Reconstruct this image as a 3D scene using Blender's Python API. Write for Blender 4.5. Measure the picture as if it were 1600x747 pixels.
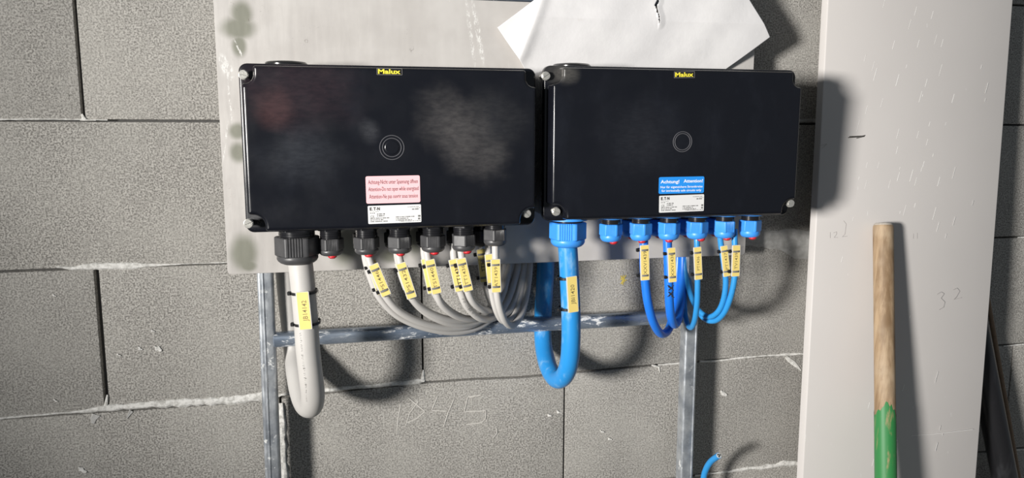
import bpy, bmesh, math, random
from mathutils import Vector, Matrix
random.seed(7)
S = bpy.context.scene
C = S.collection
for o in list(bpy.data.objects): bpy.data.objects.remove(o)

# ------------------------------------------------------------------ camera
# wall face is the plane y = 0, camera side is y < 0; "d" below = distance out from the wall
CAMLOC = Vector((0.0, -1.419, -0.007)); FPX = 1200.0
YAW, PITCH, ROLL = math.radians(12.775), math.radians(8.413), math.radians(.11)
_f = Vector((math.sin(YAW)*math.cos(PITCH), math.cos(YAW)*math.cos(PITCH), -math.sin(PITCH)))
_r0 = Vector((math.cos(YAW), -math.sin(YAW), 0)); _u0 = _r0.cross(_f)
_r = _r0*math.cos(ROLL) + _u0*math.sin(ROLL); _u = -_r0*math.sin(ROLL) + _u0*math.cos(ROLL)
cam = bpy.data.objects.new('camera', bpy.data.cameras.new('camera')); C.objects.link(cam)
M = Matrix(((_r.x, _u.x, -_f.x, CAMLOC.x), (_r.y, _u.y, -_f.y, CAMLOC.y), (_r.z, _u.z, -_f.z, CAMLOC.z), (0, 0, 0, 1)))
cam.matrix_world = M
cam.data.sensor_width = 36; cam.data.lens = FPX/1600*36; cam.data.clip_start = .02
S.camera = cam
def P(px, py, d):
    v = _f + _r*((px-800)/FPX) + _u*((373.5-py)/FPX)
    return CAMLOC + v*((-d-CAMLOC.y)/v.y)

# ------------------------------------------------------------------ world, lamp, exposure
w = bpy.data.worlds.new('world'); S.world = w; w.use_nodes = True
bg = w.node_tree.nodes['Background']; bg.inputs[0].default_value = (.82, .91, 1.0, 1); bg.inputs[1].default_value = .155
L = bpy.data.lights.new('work_lamp', 'SPOT'); LO = bpy.data.objects.new('work_lamp', L); C.objects.link(LO)
L.energy = 940; L.color = (1.0, .967, .92); L.shadow_soft_size = .225; L.spot_size = math.radians(70); L.spot_blend = 1.0
LO.location = (-2.2, -2.3, .08)
LO.rotation_euler = (Vector((2.31, 0, .16)) - LO.location).to_track_quat('-Z', 'Y').to_euler()
vs = S.view_settings; vs.view_transform = 'Standard'; vs.look = 'None'; vs.exposure = 0; vs.gamma = 1; vs.use_curve_mapping = False

# ------------------------------------------------------------------ material helpers
class NT:
    def __init__(s, name):
        s.m = bpy.data.materials.new(name); s.m.use_nodes = True; s.t = s.m.node_tree
        s.b = s.t.nodes['Principled BSDF']; s.pos = None
    def n(s, typ, **kw):
        x = s.t.nodes.new(typ)
        for k, v in kw.items(): setattr(x, k, v)
        return x
    def l(s, a, b): s.t.links.new(a, b)
    def P(s):
        if not s.pos: s.pos = s.n('ShaderNodeNewGeometry').outputs['Position']
        return s.pos
    def inp(s, node, i, v):
        if hasattr(v, 'is_linked') or isinstance(v, bpy.types.NodeSocket): s.l(v, node.inputs[i])
        else: node.inputs[i].default_value = v
    def math(s, op, a, b=0.0, clamp=False):
        x = s.n('ShaderNodeMath', operation=op, use_clamp=clamp); s.inp(x, 0, a); s.inp(x, 1, b); return x.outputs[0]
    def mapping(s, scale, rot=(0, 0, 0), src=None):
        x = s.n('ShaderNodeMapping'); s.l(src or s.P(), x.inputs[0]); x.inputs['Scale'].default_value = scale; x.inputs['Rotation'].default_value = rot; return x.outputs[0]
    def noise(s, scale, detail=2, rough=.5, vec=None, dist=0):
        x = s.n('ShaderNodeTexNoise'); s.l(vec or s.P(), x.inputs['Vector']); x.inputs['Scale'].default_value = scale
        x.inputs['Detail'].default_value = detail; x.inputs['Roughness'].default_value = rough; x.inputs['Distortion'].default_value = dist; return x.outputs[0]
    def ramp(s, f, a, b, lo=0.0, hi=1.0):
        x = s.n('ShaderNodeMapRange', interpolation_type='SMOOTHSTEP'); s.l(f, x.inputs[0]); x.inputs[1].default_value = a; x.inputs[2].default_value = b
        x.inputs[3].default_value = lo; x.inputs[4].default_value = hi; return x.outputs[0]
    def mix(s, f, a, b):
        x = s.n('ShaderNodeMix', data_type='RGBA'); s.inp(x, 0, f)
        for i, v in ((6, a), (7, b)):
            if isinstance(v, tuple): x.inputs[i].default_value = (*v[:3], 1)
            else: s.l(v, x.inputs[i])
        return x.outputs[2]
    def spot(s, cx, cz, rx, rz, soft=.5, wob=.35, sc=60, rot=0.0):
        "mask of a patch: an ellipse on the x/z plane with a noisy rim"
        sep = s.n('ShaderNodeSeparateXYZ'); s.l(s.P(), sep.inputs[0])
        x = s.math('SUBTRACT', sep.outputs[0], cx); z = s.math('SUBTRACT', sep.outputs[2], cz)
        c, q = math.cos(rot), math.sin(rot)
        xr = s.math('ADD', s.math('MULTIPLY', x, c), s.math('MULTIPLY', z, q)); zr = s.math('SUBTRACT', s.math('MULTIPLY', z, c), s.math('MULTIPLY', x, q))
        a = s.math('DIVIDE', xr, rx); b = s.math('DIVIDE', zr, rz)
        r = s.math('SQRT', s.math('ADD', s.math('MULTIPLY', a, a), s.math('MULTIPLY', b, b)))
        r = s.math('ADD', r, s.math('MULTIPLY', s.math('SUBTRACT', s.noise(sc, 3), .5), wob))
        return s.ramp(r, 1+soft/2, 1-soft/2)
    def add(s, *ms):
        o = ms[0]
        for m in ms[1:]: o = s.math('MAXIMUM', o, m)
        return o
    def col(s, c): s.set('Base Color', c)
    def set(s, k, v):
        if isinstance(v, bpy.types.NodeSocket): s.l(v, s.b.inputs[k])
        elif isinstance(v, tuple): s.b.inputs[k].default_value = (*v[:3], 1)
        else: s.b.inputs[k].default_value = v
    def bump(s, h, strength, dist):
        x = s.n('ShaderNodeBump'); s.l(h, x.inputs['Height']); x.inputs['Strength'].default_value = strength; x.inputs['Distance'].default_value = dist
        s.l(x.outputs[0], s.b.inputs['Normal'])
def plain(name, c, rough=.5, metal=0.0, var=.06, sc=40, spec=.5, bump=0):
    t = NT(name); n = t.noise(sc, 3)
    t.col(t.mix(n, tuple(max(0, v*(1-var)) for v in c), tuple(v*(1+var) for v in c)))
    t.set('Roughness', t.ramp(t.noise(sc*1.7, 3), .3, .7, rough*.85, min(1, rough*1.15))); t.set('Metallic', metal); t.set('Specular IOR Level', spec)
    if bump: t.bump(t.noise(sc*4, 3), bump, .001)
    return t.m
MAT = {}
# concrete blocks
t = NT('block_concrete')
fine = t.noise(520, 3, .6); mid = t.noise(230, 3, .6); big = t.noise(7, 3)
pit = t.ramp(t.noise(390, 2, .6), .46, .35); pit2 = t.ramp(t.noise(150, 3, .65), .37, .29)
oi = t.n('ShaderNodeObjectInfo').outputs['Random']
frac = t.noise(330, 5, .68)
base = t.mix(t.ramp(frac, .40, .58), (.165, .157, .145), (.53, .511, .476))
base = t.mix(t.ramp(t.noise(70, 5, .7), .42, .66, 0, .45), base, (.27, .26, .24))
base = t.mix(t.ramp(big, .35, .7, 0, .35), base, (.47, .455, .42))
base = t.mix(t.math('MULTIPLY', oi, .22), base, (.28, .272, .262))
pits = t.math('MULTIPLY', t.ramp(t.noise(260, 3, .6), .38, .30), .9)
base = t.mix(t.math('MULTIPLY', pits, .8), base, (.085, .08, .074))
t.col(base); t.set('Roughness', .95); t.set('Specular IOR Level', .15)
h = t.math('SUBTRACT', t.math('ADD', t.math('MULTIPLY', frac, 1.1), t.math('MULTIPLY', mid, .3)), t.math('MULTIPLY', pits, .4))
t.bump(h, .5, .0022); MAT['block'] = t.m
MAT['joint'] = plain('dark_mortar', (.09, .088, .085), .95, var=.3, sc=90)
t = NT('white_mortar'); n = t.noise(150, 4, .65)
t.col(t.mix(t.ramp(n, .3, .62), (.50, .49, .46), (.80, .79, .76))); t.set('Roughness', .9); t.bump(t.noise(260, 4, .6, t.mapping((1, 1, 1.6))), .6, .002); MAT['mortar'] = t.m
t = NT('grey_plaster'); n = t.noise(60, 4, .65); t.col(t.mix(t.ramp(n, .3, .7), (.36, .355, .34), (.52, .515, .50))); t.set('Roughness', .9); t.bump(t.noise(150, 3), .4, .002); MAT['plaster'] = t.m
MAT['chalk'] = plain('chalk', (.62, .60, .56), .95, var=.2, sc=300)
MAT['yellow_chalk'] = plain('yellow_chalk', (.55, .43, .08), .95, var=.3, sc=300)
MAT['floor'] = plain('floor_concrete', (.24, .235, .225), .85, var=.2, sc=12)
# galvanised steel with plaster splashes
t = NT('galvanised_steel')
n1 = t.noise(35, 4, .6); n2 = t.noise(90, 4, .65, t.mapping((1, 1, .35)))
c = t.mix(t.ramp(n1, .3, .7), (.33, .36, .40), (.58, .61, .64))
splash = t.math('MULTIPLY', t.ramp(t.noise(75, 5, .7), .57, .66), t.ramp(t.noise(9, 2), .42, .6))
t.col(t.mix(splash, c, (.66, .67, .66))); t.set('Metallic', t.ramp(splash, 0, 1, .62, 0)); t.set('Roughness', t.ramp(n2, .3, .7, .26, .48)); t.bump(n2, .15, .001); MAT['galv'] = t.m
t = NT('galvanised_bar')
n1 = t.noise(30, 4, .6, t.mapping((.3, 1, 1))); n2 = t.noise(90, 4, .65, t.mapping((.2, 1, 1)))
c = t.mix(t.ramp(n1, .3, .7), (.17, .23, .33), (.42, .48, .56))
splash = t.math('MULTIPLY', t.ramp(t.noise(85, 6, .75, t.mapping((.35, 1, 1))), .545, .62), t.ramp(t.noise(8, 2), .36, .55))
t.col(t.mix(splash, c, (.72, .73, .73))); t.set('Metallic', t.ramp(splash, 0, 1, .7, 0)); t.set('Roughness', t.ramp(n2, .3, .7, .24, .42)); MAT['galv_bar'] = t.m
# sheet plate: dull steel with dark greenish patches, scuffs and scratches
t = NT('sheet_steel')
n1 = t.noise(9, 4, .6); sc1 = t.noise(60, 4, .7, t.mapping((1, 1, .12), (0, .25, 0))); 
c = t.mix(t.ramp(n1, .3, .7), (.58, .553, .527), (.67, .645, .618))
st = []
for (px, py, rx, rz) in ((378, 22, .016, .02), (372, 44, .026, .017), (374, 72, .011, .017), (372, 238, .013, .016), (371, 205, .013, .013), (381, 395, .021, .03), (388, 415, .013, .01), (538, 385, .022, .034), (612, 400, .02, .012), (648, 372, .012, .03)):
    q = P(px, py, .068); st.append(t.spot(q.x, q.z, rx, rz, .9, .3, 30))
c = t.mix(t.math('MULTIPLY', t.add(*st), .75), c, (.18, .19, .135))
scuff = []
for (x0, y0, x1, y1, wd) in ((728, 0, 742, 102, .0035), (738, 0, 756, 102, .0045), (366, 62, 384, 100, .0016), (345, 85, 362, 125, .008), (356, 130, 362, 190, .002), (349, 250, 356, 190, .0014)):
    a, b = P(x0, y0, .068), P(x1, y1, .068); mid_ = (a+b)/2; dv = b-a
    m_ = t.spot(mid_.x, mid_.z, wd, dv.length/2, .5, .3, 60, rot=math.atan2(dv.x, -dv.z))
    scuff.append(m_)
scn = t.ramp(t.noise(330, 4, .75, t.mapping((1, 1, .4))), .47, .6)
c = t.mix(t.math('MULTIPLY', t.add(*scuff), scn), c, (.86, .85, .82))
dk = t.math('MULTIPLY', t.ramp(t.noise(130, 5, .75, None, 1.5), .62, .68), t.ramp(t.noise(14, 2), .5, .62))
c = t.mix(t.math('MULTIPLY', dk, .55), c, (.14, .12, .10))
c = t.mix(t.ramp(sc1, .66, .72, 0, .35), c, (.75, .74, .71))
t.col(c); t.set('Metallic', .25); t.set('Roughness', t.ramp(sc1, .3, .7, .30, .42)); MAT['plate'] = t.m
# glossy black enclosure plastic with a film of dust, dusty spots and painted-in reflections
def blackbox(name, spots):
    t = NT(name); c = (.0055, .0062, .0095); m = None
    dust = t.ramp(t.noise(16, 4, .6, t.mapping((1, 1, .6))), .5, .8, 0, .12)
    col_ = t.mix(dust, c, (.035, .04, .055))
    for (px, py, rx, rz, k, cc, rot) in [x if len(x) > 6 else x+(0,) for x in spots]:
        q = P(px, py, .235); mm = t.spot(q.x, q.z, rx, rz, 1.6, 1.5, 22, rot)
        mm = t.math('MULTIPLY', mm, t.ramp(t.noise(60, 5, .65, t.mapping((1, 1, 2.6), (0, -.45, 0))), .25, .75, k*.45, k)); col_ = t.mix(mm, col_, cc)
    speck = t.ramp(t.noise(600, 2, .5), .765, .79, 0, .4); col_ = t.mix(speck, col_, (.25, .25, .25))
    t.col(col_); t.set('Roughness', t.ramp(t.noise(25, 3), .3, .7, .2, .3)); t.set('Specular IOR Level', .5); return t.m
MAT['box1'] = blackbox('black_polyester_dust_reflections', ((428, 172, .024, .024, .6, (.085, .038, .036)), (460, 140, .07, .05, .5, (.045, .028, .034)), (722, 212, .034, .062, .9, (.075, .071, .071), .75), (770, 190, .04, .04, .4, (.05, .05, .052)), (470, 240, .045, .035, .45, (.045, .05, .06)), (578, 205, .012, .014, .6, (.06, .062, .07))))  # reddish and pale grey patches are reflections painted into the lid colour
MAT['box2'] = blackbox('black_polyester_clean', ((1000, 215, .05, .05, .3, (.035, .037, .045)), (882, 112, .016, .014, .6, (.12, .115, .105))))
MAT['blackp'] = plain('black_polyamide', (.055, .055, .058), .42, var=.3, sc=60)
MAT['blackg'] = plain('black_gloss', (.012, .012, .014), .2, var=.2, sc=60)
MAT['ring'] = plain('moulded_rim', (.10, .10, .11), .2, var=.1)
MAT['screw'] = plain('zinc_screw', (.62, .61, .57), .35, .7, .15, 300, bump=.2)
MAT['blue_nut'] = plain('blue_polyamide', (.050, .30, .84), .42, var=.08, sc=50)
MAT['red'] = plain('red_plug', (.62, .02, .03), .4)
MAT['grey_cable'] = plain('grey_pvc', (.50, .485, .465), .48, var=.06, sc=30)
MAT['cyan_cable'] = plain('light_blue_pvc', (.030, .265, .62), .32, var=.12, sc=25)
t = NT('light_blue_pvc_dusty'); n = t.noise(40, 4, .65, t.mapping((1, 1, .5))); t.col(t.mix(t.ramp(n, .52, .72, 0, .45), (.022, .25, .62), (.34, .55, .70))); t.set('Roughness', .32); MAT['cyan_dusty'] = t.m
MAT['royal_cable'] = plain('royal_blue_pvc', (.014, .17, .70), .35, var=.12, sc=25)
MAT['tie'] = plain('black_nylon', (.012, .012, .013), .4)
MAT['tie_grey'] = plain('grey_nylon', (.17, .17, .165), .4)
MAT['holder'] = plain('clear_tag_holder', (.66, .645, .60), .3, var=.04)
MAT['yellow'] = plain('yellow_tag', (.80, .63, .20), .5, var=.05)
MAT['ink'] = plain('black_ink', (.03, .028, .025), .6)
MAT['inkgrey'] = plain('faded_ink', (.20, .165, .07), .6)
MAT['pink'] = plain('pink_label', (.90, .52, .55), .45, var=.02)
MAT['white_lab'] = plain('silver_label', (.72, .72, .72), .4, var=.02)
MAT['blue_lab'] = plain('blue_label', (.02, .27, .80), .45, var=.02)
MAT['white_ink'] = plain('white_ink', (.88, .88, .88), .5, var=.01)
MAT['maroon'] = plain('dark_red_ink', (.10, .022, .03), .6)
MAT['logo_y'] = plain('yellow_ink', (.85, .74, .06), .5, var=.02)
MAT['rim_grey'] = plain('grey_border', (.22, .21, .2), .5)
t = NT('white_paper'); n = t.noise(14, 4, .6); br = t.ramp(t.noise(30, 5, .7), .64, .78, 0, .3)
t.col(t.mix(br, t.mix(t.ramp(n, .35, .7), (.66, .653, .66), (.72, .712, .715)), (.42, .36, .29))); t.set('Roughness', .85); t.set('Specular IOR Level', .2); t.bump(t.noise(30, 4, .6), .12, .006); MAT['paper'] = t.m
# grey painted panel with fine white scratches
t = NT('grey_paint')
mk = t.ramp(t.noise(100, 3, .6, t.mapping((2.2, 2.2, .22), (0, -.3, 0))), .705, .735)
mk = t.math('MULTIPLY', mk, t.ramp(t.noise(11, 2), .48, .6))
n = t.noise(5, 4)
t.col(t.mix(t.math('MULTIPLY', mk, .8), t.mix(n, (.58, .553, .535), (.64, .612, .593)), (.80, .79, .77))); t.set('Roughness', .6); MAT['panel'] = t.m
t = NT('worn_wood'); n = t.noise(50, 5, .65, t.mapping((1, 1, .06))); n2 = t.noise(9, 3, .6)
c = t.mix(t.ramp(n, .35, .65), (.20, .125, .065), (.42, .30, .185)); c = t.mix(t.ramp(n2, .45, .7, 0, .6), c, (.47, .37, .26))
c = t.mix(t.ramp(t.noise(150, 4, .7, t.mapping((1, 1, .25))), .62, .7, 0, .6), c, (.20, .12, .06))
t.col(c); t.set('Roughness', .65); t.bump(n, .2, .001); MAT['wood'] = t.m
t = NT('green_paint'); n = t.noise(60, 5, .65, t.mapping((1, 1, .1)))
t.col(t.mix(t.ramp(n, .56, .7), (.030, .20, .055), (.33, .25, .13))); t.set('Roughness', .5); MAT['green'] = t.m
MAT['woodend'] = plain('dusty_end_grain', (.45, .41, .36), .9, var=.3, sc=200)
t = NT('black_pipe'); n = t.noise(20, 4, .6, t.mapping((1, 1, .2))); t.col(t.mix(t.ramp(n, .5, .75, 0, .5), (.014, .014, .016), (.10, .105, .115))); t.set('Roughness', .3); MAT['pipe'] = t.m
MAT['rust'] = plain('brown_steel', (.24, .165, .11), .7, var=.3, sc=80)
MAT['pencil'] = plain('pencil', (.40, .38, .372), .8)
MAT['scuff'] = plain('black_scuff', (.05, .045, .04), .8)
MAT['core'] = plain('pale_core', (.70, .74, .74), .6)
MAT['scratch'] = plain('white_scratch', (.88, .87, .85), .7)

# ------------------------------------------------------------------ mesh helpers
class MB:
    def __init__(s): s.v = []; s.f = []
    def add(s, vs_, fs):
        k = len(s.v); s.v += [Vector(x) for x in vs_]; s.f += [tuple(i+k for i in f) for f in fs]; return s
    def box(s, a, b):
        (x0, y0, z0), (x1, y1, z1) = a, b
        return s.add([(x0,y0,z0),(x1,y0,z0),(x1,y1,z0),(x0,y1,z0),(x0,y0,z1),(x1,y0,z1),(x1,y1,z1),(x0,y1,z1)],
                     [(0,3,2,1),(4,5,6,7),(0,1,5,4),(1,2,6,5),(2,3,7,6),(3,0,4,7)])
    def fbox(s, o, X, Y, Z, sx, sy, sz):
        "box centred at o in frame X,Y,Z"
        c = [o + X*(i*sx/2) + Y*(j*sy/2) + Z*(k*sz/2) for k in (-1, 1) for j in (-1, 1) for i in (-1, 1)]
        return s.add(c, [(0,2,3,1),(4,5,7,6),(0,1,5,4),(1,3,7,5),(3,2,6,7),(2,0,4,6)])
    def stack(s, loops, cap0=True, cap1=True):
        k = len(s.v); n = len(loops[0])
        for lp in loops: s.v += [Vector(x) for x in lp]
        for i in range(len(loops)-1):
            for j in range(n):
                a = k+i*n+j; b = k+i*n+(j+1) % n; s.f.append((a, b, b+n, a+n))
        if cap0: s.f.append(tuple(k+j for j in reversed(range(n))))
        if cap1: s.f.append(tuple(k+(len(loops)-1)*n+j for j in range(n)))
        return s
    def tube(s, pts, r, sides=14, caps=True):
        pts = [Vector(p) for p in pts]; loops = []; N = None
        for i, p in enumerate(pts):
            T = (pts[min(i+1, len(pts)-1)] - pts[max(i-1, 0)]).normalized()
            if N is None: N = T.orthogonal().normalized()
            N = (N - T*N.dot(T)).normalized(); B = T.cross(N)
            rr = r(i/(len(pts)-1)) if callable(r) else r
            loops.append([p + N*(rr*math.cos(a)) + B*(rr*math.sin(a)) for a in [2*math.pi*q/sides for q in range(sides)]])
        return s.stack(loops, caps, caps)
    def lathe(s, prof, o=(0, 0, 0), sides=24, axis='z'):
        "prof: list of (r, h); closed with caps"
        loops = []
        for r, h in prof:
            lp = []
            for q in range(sides):
                a = 2*math.pi*q/sides; x, y = r*math.cos(a), r*math.sin(a)
                lp.append((o[0]+x, o[1]+y, o[2]+h) if axis == 'z' else (o[0]+x, o[1]+h, o[2]+y))
            loops.append(lp)
        return s.stack(loops)
    def build(s, name, mat, parent=None, smooth=40, off=None, recalc=True):
        off = off if off is not None else (parent.location if parent else Vector((0, 0, 0)))
        me = bpy.data.meshes.new(name); me.from_pydata([tuple(v-off) for v in s.v], [], s.f)
        if recalc:
            bm = bmesh.new(); bm.from_mesh(me); bmesh.ops.recalc_face_normals(bm, faces=bm.faces); bm.to_mesh(me); bm.free()
        me.materials.append(mat)
        if smooth: me.shade_smooth(); me.set_sharp_from_angle(angle=math.radians(smooth))
        o = bpy.data.objects.new(name, me); C.objects.link(o)
        if parent: o.parent = parent
        return o
def empty(name, loc, label, cat, group=None):
    o = bpy.data.objects.new(name, None); C.objects.link(o); o.location = loc; o.empty_display_size = .03
    o['label'] = label; o['category'] = cat
    if group: o['group'] = group
    return o
def tag(o, label, cat=None, group=None, kind=None):
    if label: o['label'] = label
    if cat: o['category'] = cat
    if group: o['group'] = group
    if kind: o['kind'] = kind
    return o
def child(name, me, parent, loc=(0, 0, 0), rot=None, label=None):
    o = bpy.data.objects.new(name, me); C.objects.link(o); o.parent = parent; o.location = loc
    if rot: o.rotation_euler = rot
    if label: o['label'] = label
    return o
def spline(pts, sub=8):
    pts = [Vector(p) for p in pts]; out = []
    e = [pts[0]*2-pts[1]] + pts + [pts[-1]*2-pts[-2]]
    for i in range(1, len(e)-2):
        a, b, c_, d_ = e[i-1:i+3]
        for k in range(sub):
            u = k/sub
            out.append(.5*((2*b) + (c_-a)*u + (2*a-5*b+4*c_-d_)*u*u + (3*b-a-3*c_+d_)*u**3))
    out.append(pts[-1]); return out
def rrect(w_, h_, r, n=6, cx=0, cz=0):
    o = []
    for sx, sz, a0 in ((1, 1, 0), (-1, 1, 90), (-1, -1, 180), (1, -1, 270)):
        for k in range(n+1):
            a = math.radians(a0+90*k/n); o.append((cx+sx*(w_/2-r)+r*math.cos(a), cz+sz*(h_/2-r)+r*math.sin(a)))
    return o
def xz(loop, y): return [(x, y, z) for x, z in loop]
_tc = {}
def text_mb(txt, bold=0.0):
    "flat lettering outlines from the built-in font, normalised to its own box; returns (verts2d, faces, w, h)"
    k = (txt, bold)
    if k in _tc: return _tc[k]
    cu = bpy.data.curves.new('t', 'FONT'); cu.body = txt; cu.offset = bold; cu.resolution_u = 2
    ob = bpy.data.objects.new('t', cu); C.objects.link(ob)
    dg = bpy.context.evaluated_depsgraph_get(); me = bpy.data.meshes.new_from_object(ob.evaluated_get(dg))
    v = [(p.co.x, p.co.y) for p in me.vertices]; f = [tuple(p.vertices) for p in me.polygons]
    bpy.data.objects.remove(ob); bpy.data.curves.remove(cu); bpy.data.meshes.remove(me)
    x0 = min(a for a, b in v); x1 = max(a for a, b in v)
    _tc[k] = ([(a-x0, b) for a, b in v], f, x1-x0); return _tc[k]
def put_text(mb, txt, o, X, Y, width=None, cap=None, bold=0.0, align='l'):
    "o: left end of the base line; X along, Y up; cap = capital height, width = fitted width"
    v, f, w_ = text_mb(txt, bold)
    cap = cap or (width/w_*.7); sy = cap/.7; sx = (width/w_) if width else sy
    if align == 'c': o = o - X*(w_*sx/2)
    mb.add([o + X*(a*sx) + Y*(b*sy) for a, b in v], f)

# ------------------------------------------------------------------ the wall of blocks
FZ = -1.45
def lerp_tab(tab, x):
    if x <= tab[0][0]: return tab[0][1]
    for (a, p), (b, q) in zip(tab, tab[1:]):
        if x <= b: return p+(q-p)*(x-a)/(b-a)
    return tab[-1][1]
ZT = {0: [(-.6, 0), (1.5, -.004)], 1: [(-.6, -.2505), (-.2, -.2495), (.9, -.247), (1.45, -.254)],
      2: [(-.6, -.506), (-.2, -.508), (.2, -.494), (.34, -.499), (.65, -.493), (.9, -.491), (1.45, -.505)], 3: [(.6, -.745), (.95, -.741), (1.45, -.762)]}
def zj(k, x): return lerp_tab(ZT[k], x) if k in ZT else -.25*k
wall = MB().box((-1.7, .014, FZ), (2.3, .24, .80)).build('wall_back', MAT['joint'], smooth=0)
tag(wall, 'grey concrete block wall with dark open joints and smeared white mortar', kind='structure')
JX = {-3: [-.7, -.14, .42, .98, 1.54], -2: [-.97, -.41, .15, .71, 1.27, 1.83], -1: [-1.25, -.69, -.14, .42, .98, 1.54, 2.1]}
JX[-1] = [-.97, -.410, .15, .71, 1.27, 1.83]; JX[-2] = [-1.25, -.69, -.13, .43, .99, 1.55]; JX[-3] = [-.97, -.41, .15, .71, 1.27, 1.83]
JX[0] = [-1.25, -.70, -.14, .42, .975, 1.53]; JX[1] = [-.97, -.409, .148, .71, 1.27, 1.83]; JX[2] = [-1.2, -.66, -.116, .431, .97, 1.51]
JX[3] = [-.97, -.41, .15, .71, 1.27, 1.83]; JX[4] = [-1.25, -.70, -.14, .42, .975, 1.53]; JX[5] = [-.97, -.41, .15, .71, 1.27, 1.83]
GAPX = {(1, -.409): .0075, (-1, -.410): .005, (2, -.116): .004}
for k in range(-3, 6):
    xs = [-1.7]+JX[k]+[2.3]
    for a, b in zip(xs, xs[1:]):
        ga = GAPX.get((k, a), .0032)/2; gb = GAPX.get((k, b), .0032)/2
        y0 = random.uniform(-.0004, .0004); g = .0017
        def zt(x): return (min(zj(k, x)-g, .80) if k > -3 else .80-.001)
        def zb(x): return max(zj(k+1, x)+g, FZ)
        def loop(ins, y):
            xa, xb = a+ga+ins, b-gb-ins
            n = max(2, int((b-a)/.09)); top = []; bot = []
            for i in range(n+1):
                x = xa+(xb-xa)*i/n
                top.append((x, y, zt(x)-ins)); bot.append((x, y, zb(x)+ins))
            return bot + top[::-1]
        mb = MB().stack([loop(0, .06), loop(0, y0+.003), loop(.0008, y0+.0008), loop(.003, y0)], cap0=False)
        bmats = MAT['block']
        o = mb.build('block', bmats, wall, smooth=30, off=Vector((0, 0, 0)))
def smear(pts, name='mortar_smear', mat='mortar', proud=.0026, jit=.28, n_per=9, seed=0):
    "pts: (px, py, width px) along the wall; a low irregular ridge of mortar"
    rnd = random.Random(seed+int(pts[0][0]*7+pts[0][1])); mb = MB(); rows = []
    pp = []
    for (a, b) in zip(pts, pts[1:]):
        m = max(2, int(math.hypot(b[0]-a[0], b[1]-a[1])/n_per))
        for i in range(m): u = i/m; pp.append(tuple(a[j]+(b[j]-a[j])*u for j in range(3)))
    pp.append(pts[-1])
    for i, (x, y, wd) in enumerate(pp):
        a = pp[max(i-1, 0)]; b = pp[min(i+1, len(pp)-1)]; dx, dy = b[0]-a[0], b[1]-a[1]; l = math.hypot(dx, dy) or 1; nx, ny = -dy/l, dx/l
        w1 = wd/2*(1+rnd.uniform(-jit, jit)); w2 = wd/2*(1+rnd.uniform(-jit, jit))
        rows.append([P(x+nx*w1, y+ny*w1, -.001), P(x+nx*w1*.6, y+ny*w1*.6, proud*rnd.uniform(.5, 1)), P(x, y, proud*rnd.uniform(.6, 1.1)), P(x-nx*w2*.6, y-ny*w2*.6, proud*rnd.uniform(.5, 1)), P(x-nx*w2, y-ny*w2, -.001)])
    for i in range(len(rows)-1):
        for j in range(4):
            mb.add([rows[i][j], rows[i][j+1], rows[i+1][j+1], rows[i+1][j]], [(0, 1, 2, 3)])
    for r_ in (rows[0], rows[-1]): mb.add(r_, [(0, 1, 2, 3, 4)])
    bm_o = mb.build(name, MAT[mat], wall, smooth=60, off=Vector((0, 0, 0)))
    return bm_o
smear([(-40, 187, 3), (60, 186, 3), (168, 187.5, 2)])
smear([(128, 178, 3), (131, 187, 9)]); smear([(125, 187, 5), (150, 188, 1.5)])
smear([(88, 417, 3), (110, 419, 6), (150, 416, 12), (205, 414.5, 12), (245, 414, 5), (283, 412.5, 2)]); smear([(283, 412.5, 2), (330, 411, 2), (362, 410, 2.5)])
smear([(-40, 658, 4), (20, 652, 4), (90, 646, 3.5), (130, 643, 5), (165, 638, 10), (230, 633, 10), (300, 628, 13), (350, 626, 12), (412, 620, 15)])
smear([(168, 617, 4), (165, 637, 8)]); smear([(150, 648, 16), (146, 662, 8)], mat='plaster', proud=.002, jit=.7); smear([(205, 642, 8), (198, 654, 2)], mat='plaster', proud=.002, jit=.6)
smear([(495, 611, 6), (560, 605, 6), (620, 600, 7), (655, 596, 9), (663, 593, 7)]); smear([(661.5, 578, 3), (661, 597, 8)])
smear([(428, 622, 4), (440, 617, 4), (470, 613, 4)]); smear([(439, 630, 9), (440, 660, 14), (442, 705, 13), (445, 770, 15)], proud=.006)
smear([(1028, 570.5, 2.5), (1066, 567, 4)]); smear([(1018, 570.5, 3), (1030, 574, 4), (1031, 582, 2)])
smear([(1093, 565, 4), (1115, 564.5, 4), (1150, 560, 3.5), (1200, 555.5, 3), (1228, 554, 6), (1262, 553, 3)]); smear([(1228, 557, 6), (1240, 567, 9), (1252, 579, 2)])
smear([(1086, 743, 3), (1130, 738, 4), (1160, 733, 7), (1200, 729, 8), (1225, 726, 10), (1262, 724, 5)], jit=.6)
smear([(1088, 385, 8), (1130, 383, 10), (1180, 372, 26), (1215, 373, 34), (1245, 380, 46), (1275, 382, 48)], mat='plaster', proud=.0035, jit=.2, name='plaster_smear')
smear([(1180, 190, 3), (1230, 188.5, 6), (1285, 188, 6)], mat='plaster')
for (x, y, wd) in ((246, 545, 9), (86, 626, 4), (128, 735, 10), (218, 545, 5), (185, 555, 4), (238, 517, 4), (1130, 615, 8), (84, 462, 4), (873, 644, 6), (858, 649, 4), (940, 674, 4), (952, 686, 4)):
    smear([(x-wd/2, y-wd/2, wd*.5), (x, y, wd), (x+wd/2+2, y+wd/3, wd*.4)], name='mortar_splash', proud=.0025, jit=.6, n_per=2)
smear([(1590, 371, 3), (1620, 370, 3)], proud=.003); smear([(1568, 541, 2), (1610, 537, 3)]); smear([(1550, 705, 2), (1610, 702, 2.5)])
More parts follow.
